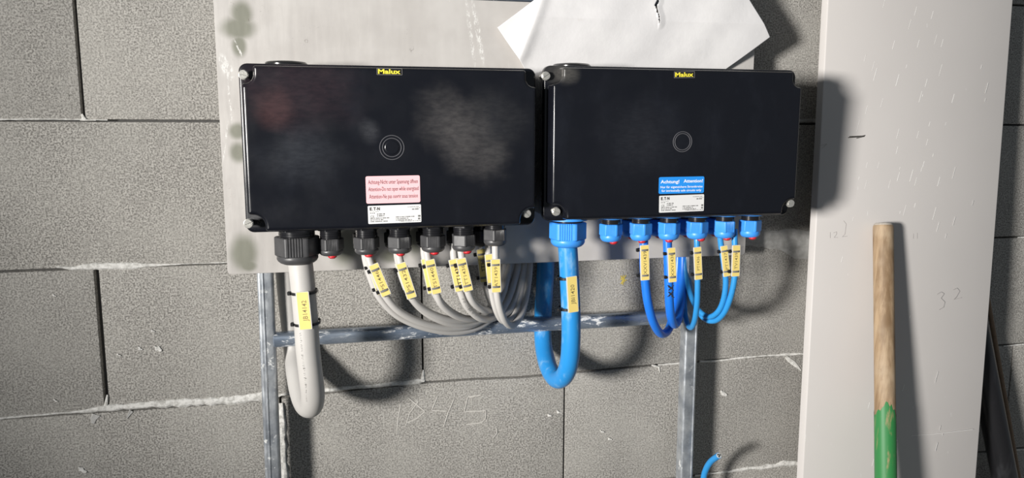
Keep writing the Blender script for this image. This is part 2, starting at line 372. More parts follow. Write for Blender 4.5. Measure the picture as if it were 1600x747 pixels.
def stroke(mb, pts, wpx, d, conv=None):
    d += len(mb.f)*.00006
    pts = [P(x, y, d) for x, y in pts]; hw = wpx/2*.00108
    for a, b in zip(pts, pts[1:]):
        T = (b-a).normalized(); N = Vector((T.z, 0, -T.x)).normalized()*hw
        mb.add([a-N, b-N, b+N, a+N], [(0, 1, 2, 3)])
cs = MB()
for st_ in ([(305,285),(280,420),(268,555)], [(390,215),(560,355),(470,430),(375,470)], [(490,250),(400,370),(360,500)], [(690,195),(628,345),(790,350)], [(865,215),(800,370),(755,510)],
            [(1140,183),(1005,205),(970,358),(1195,345),(1190,430),(1150,470),(990,490)], [(1310,530),(1310,580),(1265,635)]):
    stroke(cs, [(580+a/6.667, 590+b/6.667) for a, b in st_], 1.5, .0009)
cs.build('chalk_mark', MAT['chalk'], wall, smooth=0, off=Vector((0, 0, 0)), recalc=False)
ys = MB()
for st_ in ([(970, 431), (976, 441)], [(978, 430), (970, 444)], [(974, 430), (973, 445)], [(969, 436), (979, 438)]): stroke(ys, st_, 2, .0009)
ys.build('yellow_mark', MAT['yellow_chalk'], wall, smooth=0, off=Vector((0, 0, 0)), recalc=False)
fl = MB().box((-3.2, -4.2, FZ-.1), (3.6, .24, FZ)).build('floor', MAT['floor'], smooth=0); tag(fl, 'bare grey concrete floor below the block wall', kind='structure')

# ------------------------------------------------------------------ welded frame of galvanised square tube
fr = empty('mounting_frame', (.28, -.050, FZ), 'welded frame of galvanised square tube standing in front of the block wall', 'frame')
def sqtube(name, a, b, w_, axis, rib=None):
    "square tube 30 mm with rounded corners between a and b"
    sec = rrect(w_, w_, .005 if axis == 'z' else .009, 6); T = b-a
    if axis == 'z': loops = [[(p.x+u, p.y+v, p.z) for u, v in sec] for p in (a, b)]
    else: loops = [[(p.x, p.y+u, p.z+v) for u, v in sec] for p in (a, b)]
    mb = MB().stack(loops)
    if rib is not None:                                                    # rolled bead running up the front of the post
        mb.stack([[(p.x+rib+.0022*math.cos(q_), p.y-w_/2+.0004-.0020*math.sin(q_), p.z) for q_ in [math.pi*k/6 for k in range(7)]] for p in (a, b)])
    return mb.build(name, MAT['galv' if axis == 'z' else 'galv_bar'], fr, smooth=35)
PL0, PL1 = -.1305, .670
sqtube('post', Vector((PL0-.004, -.050, FZ+.006)), Vector((PL0+.006, -.050, .26)), .0265, 'z', -.0035)
sqtube('post', Vector((PL1+.004, -.050, FZ+.006)), Vector((PL1, -.050, .26)), .0275, 'z', .009)
sqtube('crossbar', Vector((PL0+.0135, -.0525, -.3795)), Vector((PL1-.0135, -.0525, -.3785)), .0255, 'x')
sqtube('crossbar', Vector((PL0+.016, -.0525, .220)), Vector((PL1-.014, -.0525, .222)), .0255, 'x')
for x in (PL0-.004, PL1+.004): MB().box((x-.045, -.09, FZ), (x+.045, -.01, FZ+.006)).build('foot_plate', MAT['galv'], fr, smooth=0)

# ------------------------------------------------------------------ sheet steel backing plate
PX0, PX1, PZ0, PZ1 = -.1865, .776, -.2575, .2070
lp = rrect(PX1-PX0, PZ1-PZ0, .006, 5, (PX0+PX1)/2, (PZ0+PZ1)/2)
lpi = rrect(PX1-PX0-.001, PZ1-PZ0-.001, .0055, 5, (PX0+PX1)/2, (PZ0+PZ1)/2)
plate = MB().stack([xz(lp, -.0655), xz(lp, -.0675), xz(lpi, -.068)]).build('backing_plate', MAT['plate'], smooth=30)
tag(plate, 'scratched pale steel sheet bolted to the frame behind both black boxes', 'metal plate')

# ------------------------------------------------------------------ junction boxes
BW, BH, BF, BL = .452, .252, .204, .235      # flange size, flange front, lid face
def notched(ins, W, H):
    "lid outline with a concave notch at every corner (counter-clockwise), inset by ins"
    rv = .005
    w2, h2 = W/2, H/2; out = []
    def arc(cx, cz, r, a0, a1, n):
        return [(cx+r*math.cos(math.radians(a0+(a1-a0)*k/n)), cz+r*math.sin(math.radians(a0+(a1-a0)*k/n))) for k in range(n+1)]
    rv_ = max(rv-ins, .0006)
    # top-right corner described from its right edge up to the top edge
    def corner(nx, nz, rc):
      q = []; rc_ = rc+ins
      xr, zt = w2-ins, h2-ins
      q += arc(xr-rv_, h2-nz-ins-rv_, rv_, 0, 90, 4)                         # convex at the end of the right edge
      q += arc(w2-nx-ins+rc_, h2-nz-ins+rc_, rc_, 270, 180, 7)                # concave round the screw
      q += arc(w2-nx-ins-rv_, zt-rv_, rv_, 0, 90, 4)                          # convex at the start of the top edge
      return q
    q = corner(.0165, .0255, .012); b_ = corner(.0245, .0255, .017)
    out += q
    out += [(-x, z) for x, z in reversed(q)]
    out += [(-x, -z) for x, z in b_]
    out += [(x, -z) for x, z in reversed(b_)]
    return out
def make_screw_mesh():
    mb = MB(); mb.lathe([(.0045, .024), (.0045, 0)], sides=14, axis='y'); mb.lathe([(.0072, 0), (.0072, -.0015), (.0066, -.0018), (.0066, -.0045)], sides=20, axis='y')
    for s_ in (1, -1):                                                     # two half discs leave the slot between them
        pts = []
        for k in range(11):
            a = math.pi*(k+.0)/10; pts.append((.0062*math.cos(a), s_*(max(.0062*math.sin(a), 0)*.87+.0008)))
        mb.stack([[(x, -.0045, z) for x, z in pts], [(x, -.0058, z) for x, z in pts], [(x*.9, -.0062, z*.95) for x, z in pts]])
    o = mb.build('screw', MAT['screw'], smooth=30, off=Vector((0, 0, 0))); me = o.data; bpy.data.objects.remove(o); return me
SCREW = make_screw_mesh()
def make_box(cx, cz, mat, label, screws):
    root = empty('junction_box', (cx, -.068, cz-BH/2), label, 'junction box')
    q = lambda lp_, y: [(cx+x, y, cz+z) for x, z in lp_]
    b = MB().stack([q(rrect(BW-.012, BH-.012, .010), -.076), q(rrect(BW-.010, BH-.010, .011), -.078), q(rrect(BW-.008, BH-.008, .012), -.189)]).build('base', mat, root)
    lid = MB()
    lid.stack([q(rrect(BW-.002, BH-.002, .011), -.188), q(rrect(BW, BH, .012), -.190), q(rrect(BW, BH, .012), -.2015), q(rrect(BW-.002, BH-.002, .011), -.2032), q(rrect(BW-.005, BH-.005, .0095), -.204)])
    W, H = BW-.010, BH-.007
    lid.stack([q(notched(0, W, H), -.203), q(notched(.0012, W, H), -.228), q(notched(.0018, W, H), -.2312), q(notched(.0032, W, H), -.2336), q(notched(.0052, W, H), -.2348), q(notched(.0075, W, H), -.235)], cap0=False)
    lo = lid.build('lid', mat, root, smooth=32)
    for sx in (-1, 1):
        for sz in (-1, 1):
            MB().box((cx+sx*(BW/2-.05)-.012, -.076, cz+sz*(BH/2-.03)-.012), (cx+sx*(BW/2-.05)+.012, -.068, cz+sz*(BH/2-.03)+.012)).build('mounting_foot', MAT['blackp'], root, smooth=0)
    for px, py, d, rot in screws: child('screw', SCREW, lo, P(px, py, d+.006)+Vector((0, .006, 0))-root.location, (0, rot, 0), 'silver slotted corner screw')
    return root, lo
BOX1 = (.0880, -.0430); BOX2 = (.5535, -.0375)
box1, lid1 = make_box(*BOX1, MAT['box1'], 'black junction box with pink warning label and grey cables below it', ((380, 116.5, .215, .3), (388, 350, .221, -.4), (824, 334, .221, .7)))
box2, lid2 = make_box(*BOX2, MAT['box2'], 'black junction box with blue warning label and blue cables below it', ((854, 118.5, .206, -.6), (870, 331, .218, .35), (1236.5, 318, .224, .2)))
# blanking plugs on the top side, seen as a dark rim above the lids
for bx, px, z in ((box1, 447, BOX1[1]+BH/2), (box2, 893, BOX2[1]+BH/2)):
    x = P(px, 98, .15).x
    MB().lathe([(.033, -.006), (.033, .0035), (.030, .0065), (.018, .0078)], (x, -.150, z), 32).build('blanking_plug', MAT['blackg'], bx)
# round moulded mark on the lids
def rings(lid_, px, py, r1, r2, root, dome):
    c_ = P(px, py, .235); mb = MB()
    for r in (r1, r2):
        mb.stack([[(c_.x+q*math.cos(a), y, c_.z+q*math.sin(a)) for a in [2*math.pi*k/40 for k in range(40)]] for q, y in ((r+.0008, -.2348), (r+.0003, -.2356), (r-.0003, -.2356), (r-.0008, -.2348))], False, False)
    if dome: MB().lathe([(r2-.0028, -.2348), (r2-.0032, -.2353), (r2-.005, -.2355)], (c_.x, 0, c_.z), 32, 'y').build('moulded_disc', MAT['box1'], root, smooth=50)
    o = mb.build('moulded_ring', MAT['ring'], root, smooth=50); return o
rings(lid1, 612.5, 230.5, .0182, .0140, box1, True); rings(lid2, 1066.5, 221.5, .0165, .0135, box2, False)

# labels: printed stickers on the lid face
YF = -.2352
def sticker(name, root, pxs, mat, r, label, thick=.0003):
    "pxs: the four corners tl, tr, br, bl in the photo, on the lid face; returns part + its frame"
    tl, tr, br, bl = [P(a, b, .2354) for a, b in pxs]
    c_ = (tl+tr+br+bl)/4; X = ((tr-tl)+(br-bl)).normalized(); Z = Vector((-X.z, 0, X.x))
    w_ = ((tr-tl).length+(br-bl).length)/2; h_ = ((tl-bl).length+(tr-br).length)/2
    lp_ = rrect(w_, h_, r, 4)
    mb = MB().stack([[c_ + X*a + Z*b + Vector((0, y, 0)) for a, b in lp_] for y in (.0006, -thick)])
    o = mb.build(name, mat, root, smooth=0); o['label'] = label
    return o, c_ + Vector((0, -thick-.00012, 0)), X, Z, w_, h_
def letters(name, mat, part, root, mb, label=None):
    o = mb.build(name, mat, part, smooth=0, off=root.location, recalc=False)
    if label: o['label'] = label
    return o
for root, pxs in ((box1, ((588.5, 106.5), (628.5, 107), (628.5, 117.5), (588.5, 117))), (box2, ((1053, 112), (1085.5, 111.5), (1085.5, 121.5), (1053, 122)))):
    o, c_, X, Z, w_, h_ = sticker('brand_badge', root, pxs, MAT['blackg'], .0006, 'small black badge with yellow lettering Malux')
    mb = MB(); put_text(mb, 'Malux', c_ - X*(w_*.45) - Z*(h_*.30), X, Z, w_*.88, h_*.66, .03); letters('lettering', MAT['logo_y'], o, root, mb, 'yellow lettering Malux')
    mb = MB()
    for a, b, sx, sz in ((0, h_/2-.0003, w_, .0005), (0, -h_/2+.0003, w_, .0005), (-w_/2+.0003, 0, .0005, h_), (w_/2-.0003, 0, .0005, h_)):
        q = c_+X*a+Z*b; mb.add([q-X*sx/2-Z*sz/2, q+X*sx/2-Z*sz/2, q+X*sx/2+Z*sz/2, q-X*sx/2+Z*sz/2], [(0, 1, 2, 3)])
    letters('border', MAT['rim_grey'], o, root, mb)
o, c_, X, Z, w_, h_ = sticker('warning_label', box1, ((571, 275.5), (655.5, 274), (657, 316), (572.5, 318.5)), MAT['pink'], .0025, 'pink trilingual warning label')
mb = MB()
for txt, fz, x0, wd in (('Achtung-Nicht unter Spannung öffnen', .215, -.455, .915), ('Attention-Do not open while energized', -.045, -.455, .925), ('Attention-Ne pas ouvrir sous tension', -.315, -.445, .90)):
    put_text(mb, txt, c_ + X*(w_*x0) + Z*(h_*fz), X, Z, w_*wd, h_*.15, .004)
letters('lettering', MAT['maroon'], o, box1, mb)
o, c_, X, Z, w_, h_ = sticker('warning_label', box2, ((1029.5, 277), (1100, 275.5), (1100, 301.5), (1029.5, 303)), MAT['blue_lab'], .0025, 'blue bilingual warning label')
mb = MB()
put_text(mb, 'Achtung!', c_ - X*(w_*.465) + Z*(h_*.13), X, Z, w_*.41, h_*.19, .02); put_text(mb, 'Attention!', c_ + X*(w_*.04) + Z*(h_*.15), X, Z, w_*.43, h_*.19, .02)
put_text(mb, 'Nur für eigensichere Stromkreise', c_ - X*(w_*.465) - Z*(h_*.16), X, Z, w_*.93, h_*.13, .012); put_text(mb, 'for intrinsically safe circuits only', c_ - X*(w_*.44) - Z*(h_*.38), X, Z, w_*.88, h_*.13, .012)
letters('lettering', MAT['white_ink'], o, box2, mb)
for root, pxs in ((box1, ((574, 322), (657.5, 319), (658.5, 347), (576, 350))), (box2, ((1030, 306), (1099.5, 303.5), (1100, 329.5), (1030, 332.5)))):
    o, c_, X, Z, w_, h_ = sticker('rating_plate', root, pxs, MAT['white_lab'], .0015, 'silver rating plate with fine black print')
    mb = MB(); put_text(mb, 'E', c_ - X*(w_*.465) + Z*(h_*.25), X, Z, w_*.04, h_*.16, .05); put_text(mb, 'T', c_ - X*(w_*.395) + Z*(h_*.25), X, Z, w_*.045, h_*.16, .05); put_text(mb, 'N', c_ - X*(w_*.325) + Z*(h_*.25), X, Z, w_*.05, h_*.16, .05)
    put_text(mb, '.', c_ - X*(w_*.418) + Z*(h_*.25), X, Z, w_*.014, h_*.16, .03); put_text(mb, '-', c_ - X*(w_*.345) + Z*(h_*.25), X, Z, w_*.016, h_*.16, .03)
    put_text(mb, 'CE', c_ - X*(w_*.455) - Z*(h_*.16), X, Z, w_*.07, h_*.13, .0)
    rnd = random.Random(3)
    def bars(x0, x1, zz, hh):
        x = x0
        while x < x1:
            l_ = rnd.uniform(.008, .022); a = c_ + X*(w_*x) + Z*(h_*zz)
            mb.add([a, a+X*(w_*l_), a+X*(w_*l_)+Z*(h_*hh), a+Z*(h_*hh)], [(0, 1, 2, 3)]); x += l_+rnd.choice((.007, .007, .018))
    for x0, x1, zz, hh in ((-.46, -.30, .16, .02), (-.46, -.37, .07, .045), (-.33, -.19, .0, .06), (-.33, -.20, -.10, .06), (-.455, -.12, -.22, .05), (-.455, -.22, -.31, .05), (-.455, -.15, -.40, .05), (.02, .35, -.19, .05), (.02, .25, -.28, .05), (.02, .33, -.37, .05), (.08, .47, -.43, .035), (.25, .47, .36, .03), (.40, .47, .30, .025), (.33, .47, .21, .06), (.44, .475, -.2, .1), (.44, .475, -.35, .1)): bars(x0, x1, zz, hh)
    letters('fine_print', MAT['ink'], o, root, mb)

# ------------------------------------------------------------------ cable glands
def nut_loop(R, z, rib=True, scale=1.0):
    "hexagon with every second flat ribbed"
    pts = []; ap = R*math.cos(math.pi/6)
    for s_ in range(6):
        a0 = math.radians(60*s_-120); a1 = math.radians(60*s_-60)
        p0 = Vector((R*math.cos(a0), R*math.sin(a0))); p1 = Vector((R*math.cos(a1), R*math.sin(a1))); nrm = (p0+p1).normalized()
        n = 24
        for k in range(n):
            u = (k+.0)/n; q = p0.lerp(p1, .03+u*.94) if k else p0.lerp(p1, .03)
            dep = (-.045*ap if (k % 3 == 1) else 0) if (rib and s_ % 2 == 0 and 3 <= k <= 21) else 0
            q = q + nrm*dep; q = q*min(1, R*.975/q.length); pts.append((q.x*scale, q.y*scale, z))
    return pts
def gland_meshes(R, ht, matbody, matnut, tag_, collar, thread_rings):
    "ht: z offsets of (nut top, nut bottom, dome end), collar: thickness of the hex collar under the box wall"
    zt, zb, ze = ht; m = {}
    def grab(o): me = o.data; bpy.data.objects.remove(o); return me
    mb = MB(); mb.stack([nut_loop(R*.95, 0, False), nut_loop(R*.95, -collar, False)]) if collar > .003 else mb.lathe([(R*1.0, 0), (R*1.0, -collar)], sides=30)
    prof = [(R*.70, -collar)]; z = -collar; n = thread_rings; st_ = (zt+.002+collar)/max(n, 1)
    for k in range(n):
        prof += [(R*.76, z+st_*.08), (R*.79, z+st_*.16), (R*.79, z+st_*.88), (R*.76, z+st_*.96)]; z += st_
    prof += [(R*.72, zt-.004)]
    mb.lathe(prof, sides=30); m['body'] = grab(mb.build('b', matbody, smooth=45, off=Vector((0, 0, 0))))
    mb = MB(); mb.stack([nut_loop(R, zt+.0012, True, .94), nut_loop(R, zt), nut_loop(R, zb+.002), nut_loop(R, zb, False, .93)])
    r0 = R*.90; dz = zb-ze
    mb.lathe([(r0*.97, zb+.001), (r0, zb-.001), (r0, zb-dz*.35), (r0*.95, zb-dz*.6), (r0*.84, zb-dz*.85), (r0*.70, ze), (r0*.58, ze)], sides=36)
    m['nut'] = grab(mb.build('n', matnut, smooth=32, off=Vector((0, 0, 0))))
    return m
def plug_mesh(mat, r, h):
    o = MB().lathe([(r, .003), (r, -h*.35), (r*.62, -h*.9), (r*.3, -h)], sides=18).build('p', mat, off=Vector((0, 0, 0))); me = o.data; bpy.data.objects.remove(o); return me
GB = gland_meshes(.0212, (-.0215, -.0395, -.0480), MAT['blackg'], MAT['blackp'], 'black', .008, 3)
GBL = gland_meshes(.0355, (-.0165, -.0465, -.0590), MAT['blackg'], MAT['blackp'], 'black', .006, 2)
GU = gland_meshes(.0203, (-.0165, -.0355, -.0460), MAT['blackg'], MAT['blue_nut'], 'blue', .002, 4)
GUL = gland_meshes(.0325, (-.0115, -.0400, -.0525), MAT['blackg'], MAT['blue_nut'], 'blue', .002, 2)
LOCK = {}
for k_, R in (('s', .0215), ('l', .034)):
    o = MB().lathe([(R, 0), (R, -.006), (R*.96, -.0066)], sides=30).build('l', MAT['blue_nut'], off=Vector((0, 0, 0))); LOCK[k_] = o.data; bpy.data.objects.remove(o)
RED = plug_mesh(MAT['red'], .0072, .0046)
def gland(root, x, d, z, gm, rot, label, red=None, lock=None, end=0, plugz=0):
    b = child('cable_gland', gm['body'], root, Vector((x, -d, z))-root.location, (0, 0, rot), label)
    child('dome_nut', gm['nut'], b)
    if lock: child('lock_nut', LOCK[lock], b, (0, 0, 0), None, 'blue lock nut')
    if red is not None:
        v = Matrix.Rotation(-rot, 3, 'Z') @ Vector((red[0], red[1], 0)); child('sealing_plug', RED, b, (v.x, v.y, plugz), None, 'red sealing plug')
    return b
Z1 = BOX1[1]-BH/2+.004; Z2 = BOX2[1]-BH/2+.004
DF, DB = .172, .122
gland(box1, -.066, DF, Z1, GBL, .0, 'large black cable gland')
for x, rx, rot in ((-.0142, .002, 0.1), (.0420, .003, .06), (.0953, .0005, .35), (.1495, .002, -.1), (.2003, .005, .5)):
    gland(box1, x, DF, Z1, GB, rot, 'black cable gland with red plug', (rx, -.007), plugz=-.048)
gland(box1, .2536, DF, Z1+.0075, GB, .25, 'black cable gland')
for x in (.0420, .0930, .1465, .1985, .2400):
    gland(box1, x, DB, Z1, GB, .2, 'black cable gland in the rear row')
gland(box2, .3805, DF, Z2, GUL, -.35, 'large blue cable gland', lock='l')
for x, rx, rot in ((.4580, .003, -.3), (.5132, .0, -.55), (.5660, -.002, -.3), (.6197, .005, -.55), (.6733, .002, .1), (.7237, .002, -.5)):
    gland(box2, x, DF, Z2, GU, rot, 'blue cable gland with red plug', (rx, -.007), 's', plugz=-.0458)
for x in (.5144, .5678, .6222, .6785):
    gland(box2, x, DB, Z2, GU, .2, 'blue cable gland in the rear row', (0, -.004), 's', plugz=-.0458)

# ------------------------------------------------------------------ cables with tags and ties
TIE_N = [0]
def tie(root, c_, ax, fr_, a, b, cyo, headside=-1, headsz=(.0055, .006, .0052), bandw=.0030, mat='tie', thin=.0007, headtilt=0):
    "band round cable and tag: ellipse a (across) x b (deep) in the plane across ax; fr_ points to the viewer"
    X = ax.cross(fr_).normalized(); F = X.cross(ax).normalized()
    if F.dot(fr_) < 0: F = -F
    if X.x < 0: X = -X
    o = c_ + F*cyo; mb = MB(); n = 28; loops = []
    def ring(k, s_): 
        ang = 2*math.pi*k/n; ca, sa = math.cos(ang), math.sin(ang); e = .75
        return (math.copysign(abs(ca)**e, ca), math.copysign(abs(sa)**e, sa))
    sects = []
    for k in range(n):
        u, v = ring(k, 0)
        pi_ = o + X*(u*a) + F*(v*b); po = o + X*(u*(a+thin)) + F*(v*(b+thin))
        sects.append([pi_-ax*bandw/2, pi_+ax*bandw/2, po+ax*bandw/2, po-ax*bandw/2])
    k0 = len(mb.v)
    for s_ in sects: mb.v += s_
    for k in range(n):
        for j in range(4):
            A = k0+k*4+j; B = k0+k*4+(j+1) % 4; D = k0+((k+1) % n)*4+j; E_ = k0+((k+1) % n)*4+(j+1) % 4
            mb.f.append((A, B, E_, D))
    o2 = mb.build('cable_tie', MAT[mat], root, smooth=40)
    h = MB(); hc = o + X*(headside*(a+headsz[0]/2-.0005)) + F*(b*.25)
    lp_ = rrect(headsz[0], headsz[1], .0014, 3)
    h.stack([[hc + X*(u*s_) + F*(w__) + ax*(v*s_) for u, v in lp_] for s_, w__ in ((.85, -headsz[2]/2), (1, -headsz[2]/2+.0008), (1, headsz[2]/2-.0008), (.85, headsz[2]/2))])
    h.fbox(hc + F*(headsz[2]/2+.0008), X, F, ax, .0022, .0022, bandw*.8)
    h.build('tie_head', MAT['tie'], o2, smooth=30, off=root.location)
    return o2
def make_cable(label, pts, r, mat, group, tagspec=None, name='cable', cat='cable', sub=8, sides=16):
    """pts: (px, py, d) along the cable; tagspec: dict(top, bot, d, w, text, ties, ...)"""
    W = [P(*p) for p in pts]; root = empty(name, (W[0].x, W[0].y, W[0].z), label, cat, group)
    path = spline(W, sub)
    sh = MB().tube(path, r, sides).build('sheath', MAT[mat], root, smooth=60)
    if tagspec:
        s_ = tagspec; A = P(*s_['top'], s_['d']); B = P(*s_['bot'], s_['d']); Y = (A-B).normalized()
        F = Vector((s_.get('yaw', 0), -1, 0)); F = (F - Y*F.dot(Y)).normalized(); X = Y.cross(F).normalized()
        X = X if X.x > 0 else -X; o = (A+B)/2; ln = (A-B).length; wd = s_['w']
        hold = MB()
        lp_ = rrect(wd, ln, .0012, 3)
        hold.stack([[o + X*(a*k) + Y*(b*k) + F*f_ for a, b in lp_] for k, f_ in ((1, -.0011), (1, .0006), (.985, .0009))])
        h = hold.build('cable_tag', MAT['holder'], root, smooth=0)
        ins = MB().stack([[o + X*a + Y*b + F*f_ for a, b in rrect(wd*.86, ln*.975, .0008, 2)] for f_ in (.0004, .00115)])
        ii = ins.build('tag_insert', MAT['yellow'], h, smooth=0, off=root.location)
        if s_.get('text'):
            mb = MB(); tw = ln*s_.get('tl', .60); cap = wd*s_.get('cap', .34)
            put_text(mb, s_['text'], o - Y*(ln*s_.get('ty', .5)*0 + tw/2 - ln*s_.get('up', 0)) + X*(cap/2+wd*s_.get('dx', 0)) + F*.0013, Y, -X, tw, cap, s_.get('bold', .004))
            ob = letters('lettering', MAT[s_.get('ink', 'inkgrey')], h, root, mb); ob['label'] = 'lettering ' + s_['text']
        rr = r
        for tt in s_.get('ties', (.17, .83)):
            c_ = A.lerp(B, tt)
            if s_.get('big'):
                tie(root, c_ - F*(rr+.0014), Y, F, rr+.0002, rr+.0002, 0, s_.get('side', -1), (.007, .0062, .006), .0042, 'tie', .0011)
            else:
                tie(root, c_ - F*(rr+.001), Y, F, max(wd/2, rr)+.0003, rr+.0018, .0013, s_.get('side', -1), bandw=.0034, mat='tie_grey')
    return root
GG = 'grey signal cables under the black box with the pink label'
UG = 'blue signal cables under the black box with the blue label'
TW = .0165
R_ = .0061
# thick grey supply cable
big = make_cable('thick grey cable tagged JB14142 looping down from the large black gland', [(468, 400, DF), (471, 425, .173), (474, 455, .174), (478, 500, .175), (481, 545, .175), (486, 590, .172), (489, 618, .160), (486, 634, .138), (478, 632, .112), (470, 612, .083), (464, 580, .055), (461, 550, .028), (457, 515, .0205), (452, 470, .0205), (448, 425, .0205), (446, 385, .0205)], .0192, 'grey_cable', None,
   dict(top=(472, 456), bot=(478, 515), d=.196, w=.0205, text='JB14142', tl=.55, cap=.36, dx=.06, big=True, ties=(.07, .90), yaw=-.12), sides=28, sub=10)
def printed(root, pts, n, seed, wpx, lenpx):
    rnd = random.Random(seed); mb = MB(); W = spline([P(*p) for p in pts], 30)
    for i in range(0, len(W)-3):
        if rnd.random() < .62:
            a = W[i]; T = (W[i+1]-W[i]).normalized(); N = Vector((T.z, 0, -T.x)).normalized(); hw = wpx*.0005*rnd.uniform(.4, 1); off = N*rnd.uniform(-.0008, .0008); l_ = (W[i+1]-W[i]).length*rnd.uniform(.25, .6)
            mb.add([a-N*hw+off, a-N*hw+T*l_+off, a+N*hw+T*l_+off, a+N*hw+off], [(0, 1, 2, 3)])
    mb.build('printed_marking', MAT['ink'], root, smooth=0, recalc=False)
printed(big, [(469, 520, .1935), (472, 555, .194), (477, 595, .1915), (480, 630, .177)], 40, 4, 1.6, 2)
# grey signal cables: exit of the gland, loop, and up behind the plate
T_ = lambda top, bot, d, text=None, **k: dict(top=top, bot=bot, d=d, w=TW, text=text, **k)
make_cable('grey cable half hidden behind the tag PS1446', [(570, 392, .166), (572, 408, .166), (580, 436, .165), (594, 466, .162), (622, 494, .150), (664, 512, .132), (712, 519, .108), (752, 509, .084), (782, 482, .060), (800, 447, .042), (810, 412, .036), (813, 375, .034)], R_, 'grey_cable', GG, T_((579, 407), (597, 459), .173))
make_cable('grey cable with yellow tag PS1446, leftmost of the small tags', [(574, 392, .172), (577, 405, .176), (587, 432, .178), (602, 462, .176), (626, 488, .165), (664, 506, .146), (706, 513, .122), (742, 506, .098), (771, 482, .074), (791, 448, .053), (801, 414, .042), (804, 375, .036)], R_, 'grey_cable', GG, T_((583, 413), (604, 462), .186, 'PS1446', up=-.02))
make_cable('grey cable just behind the cable tagged PS1432', [(620, 390, .165), (622, 406, .166), (629, 434, .166), (642, 464, .163), (666, 489, .150), (698, 504, .132), (732, 507, .108), (762, 494, .082), (782, 464, .058), (792, 430, .046), (797, 408, .04), (799, 375, .036)], R_, 'grey_cable', GG, T_((624, 410), (643, 463), .173))
make_cable('grey cable with yellow tag PS1432', [(622, 388, .172), (624, 402, .176), (631, 432, .178), (642, 463, .176), (662, 483, .163), (692, 497, .144), (724, 501, .120), (753, 493, .094), (776, 468, .068), (789, 438, .050), (794, 410, .042), (796, 375, .036)], R_, 'grey_cable', GG, T_((626, 411), (644, 466), .186, 'PS1432'))
make_cable('grey cable just behind the cable tagged TS1440', [(662, 386, .166), (664, 404, .166), (670, 434, .166), (684, 466, .162), (706, 488, .148), (734, 499, .126), (762, 491, .098), (781, 465, .068), (790, 435, .052), (794, 405, .044), (796, 375, .04)], R_, 'grey_cable', GG, T_((665, 404), (676, 458), .173))
make_cable('grey cable with yellow tag TS1440', [(666, 386, .172), (668, 400, .176), (674, 430, .178), (682, 459, .177), (692, 478, .168), (714, 494, .148), (742, 498, .122), (766, 485, .094), (781, 456, .066), (787, 425, .05), (790, 400, .044), (791, 375, .04)], R_, 'grey_cable', GG, T_((671, 406), (683, 459), .186, 'TS1440', up=-.03))
c38 = make_cable('grey cable with yellow tag TT1438, overlapped by the tag TT1436', [(708, 380, .164), (709, 400, .166), (713, 430, .167), (720, 458, .166), (731, 481, .158), (752, 498, .138), (775, 495, .112), (792, 472, .084), (803, 442, .06), (810, 412, .046), (812, 375, .04)], R_, 'grey_cable', GG, T_((708, 405), (719, 455), .1745, 'TT1438', dx=.1, bold=.02, ink='ink'))
printed(c38, [(721, 463, .1735), (731, 481, .1685), (745, 494, .155)], 20, 5, 5, 2)
make_cable('grey cable with yellow tag TT1436', [(719, 380, .172), (721, 398, .176), (726, 430, .178), (732, 458, .176), (742, 475, .166), (758, 485, .145), (774, 480, .114), (786, 458, .082), (793, 430, .058), (797, 408, .046), (799, 375, .04)], R_, 'grey_cable', GG, T_((720, 404), (732, 455), .186, 'TT1436'))
make_cable('grey cable with the rearmost yellow tag, between the tags TT1436 and AT1439', [(752, 366, .122), (752, 385, .122), (754, 412, .123), (758, 442, .122), (766, 470, .118), (778, 490, .106), (795, 486, .088), (808, 460, .066), (816, 430, .052), (819, 405, .044), (820, 375, .04)], .0058, 'grey_cable', GG, dict(top=(751, 389), bot=(757, 441), d=.131, w=.0155, text='TT14', tl=.36, up=.0, bold=.02, ink='ink', ties=(.16, .86)))
make_cable('grey cable with yellow tag partly covered by the tag AT1439', [(763, 372, .150), (763, 392, .150), (765, 424, .151), (768, 455, .150), (776, 486, .142), (787, 502, .122), (803, 495, .096), (813, 466, .07), (818, 435, .054), (821, 408, .046), (822, 375, .042)], .0058, 'grey_cable', GG, dict(top=(764, 397), bot=(769, 451), d=.159, w=.0155, ties=(.19, .85)))
make_cable('grey cable with yellow tag AT1439, rightmost of the grey ones', [(774, 374, .172), (774, 390, .174), (775, 424, .176), (776, 455, .175), (781, 482, .168), (790, 503, .150), (802, 508, .124), (815, 490, .094), (823, 458, .068), (827, 425, .054), (828, 405, .046), (829, 375, .042)], R_, 'grey_cable', GG, T_((774, 405), (775.5, 457), .1845, 'AT1439', up=-.03))
# thick blue supply cable
make_cable('thick light blue cable tagged JBI1420 hanging in a loop from the large blue gland', [(886, 375, DF), (888, 400, .173), (890, 440, .174), (892, 490, .175), (892, 535, .174), (889, 568, .165), (881, 588, .144), (869, 592, .115), (857, 574, .080), (850, 545, .042), (848, 515, .022), (849, 480, .0195), (852, 430, .0195), (854, 370, .0195)], .0167, 'cyan_dusty', None,
   dict(top=(893, 432), bot=(896, 488), d=.1935, w=.0195, text='JBI1420', tl=.55, cap=.36, big=True, ties=(.07, .93), yaw=.12), sides=28, sub=10)
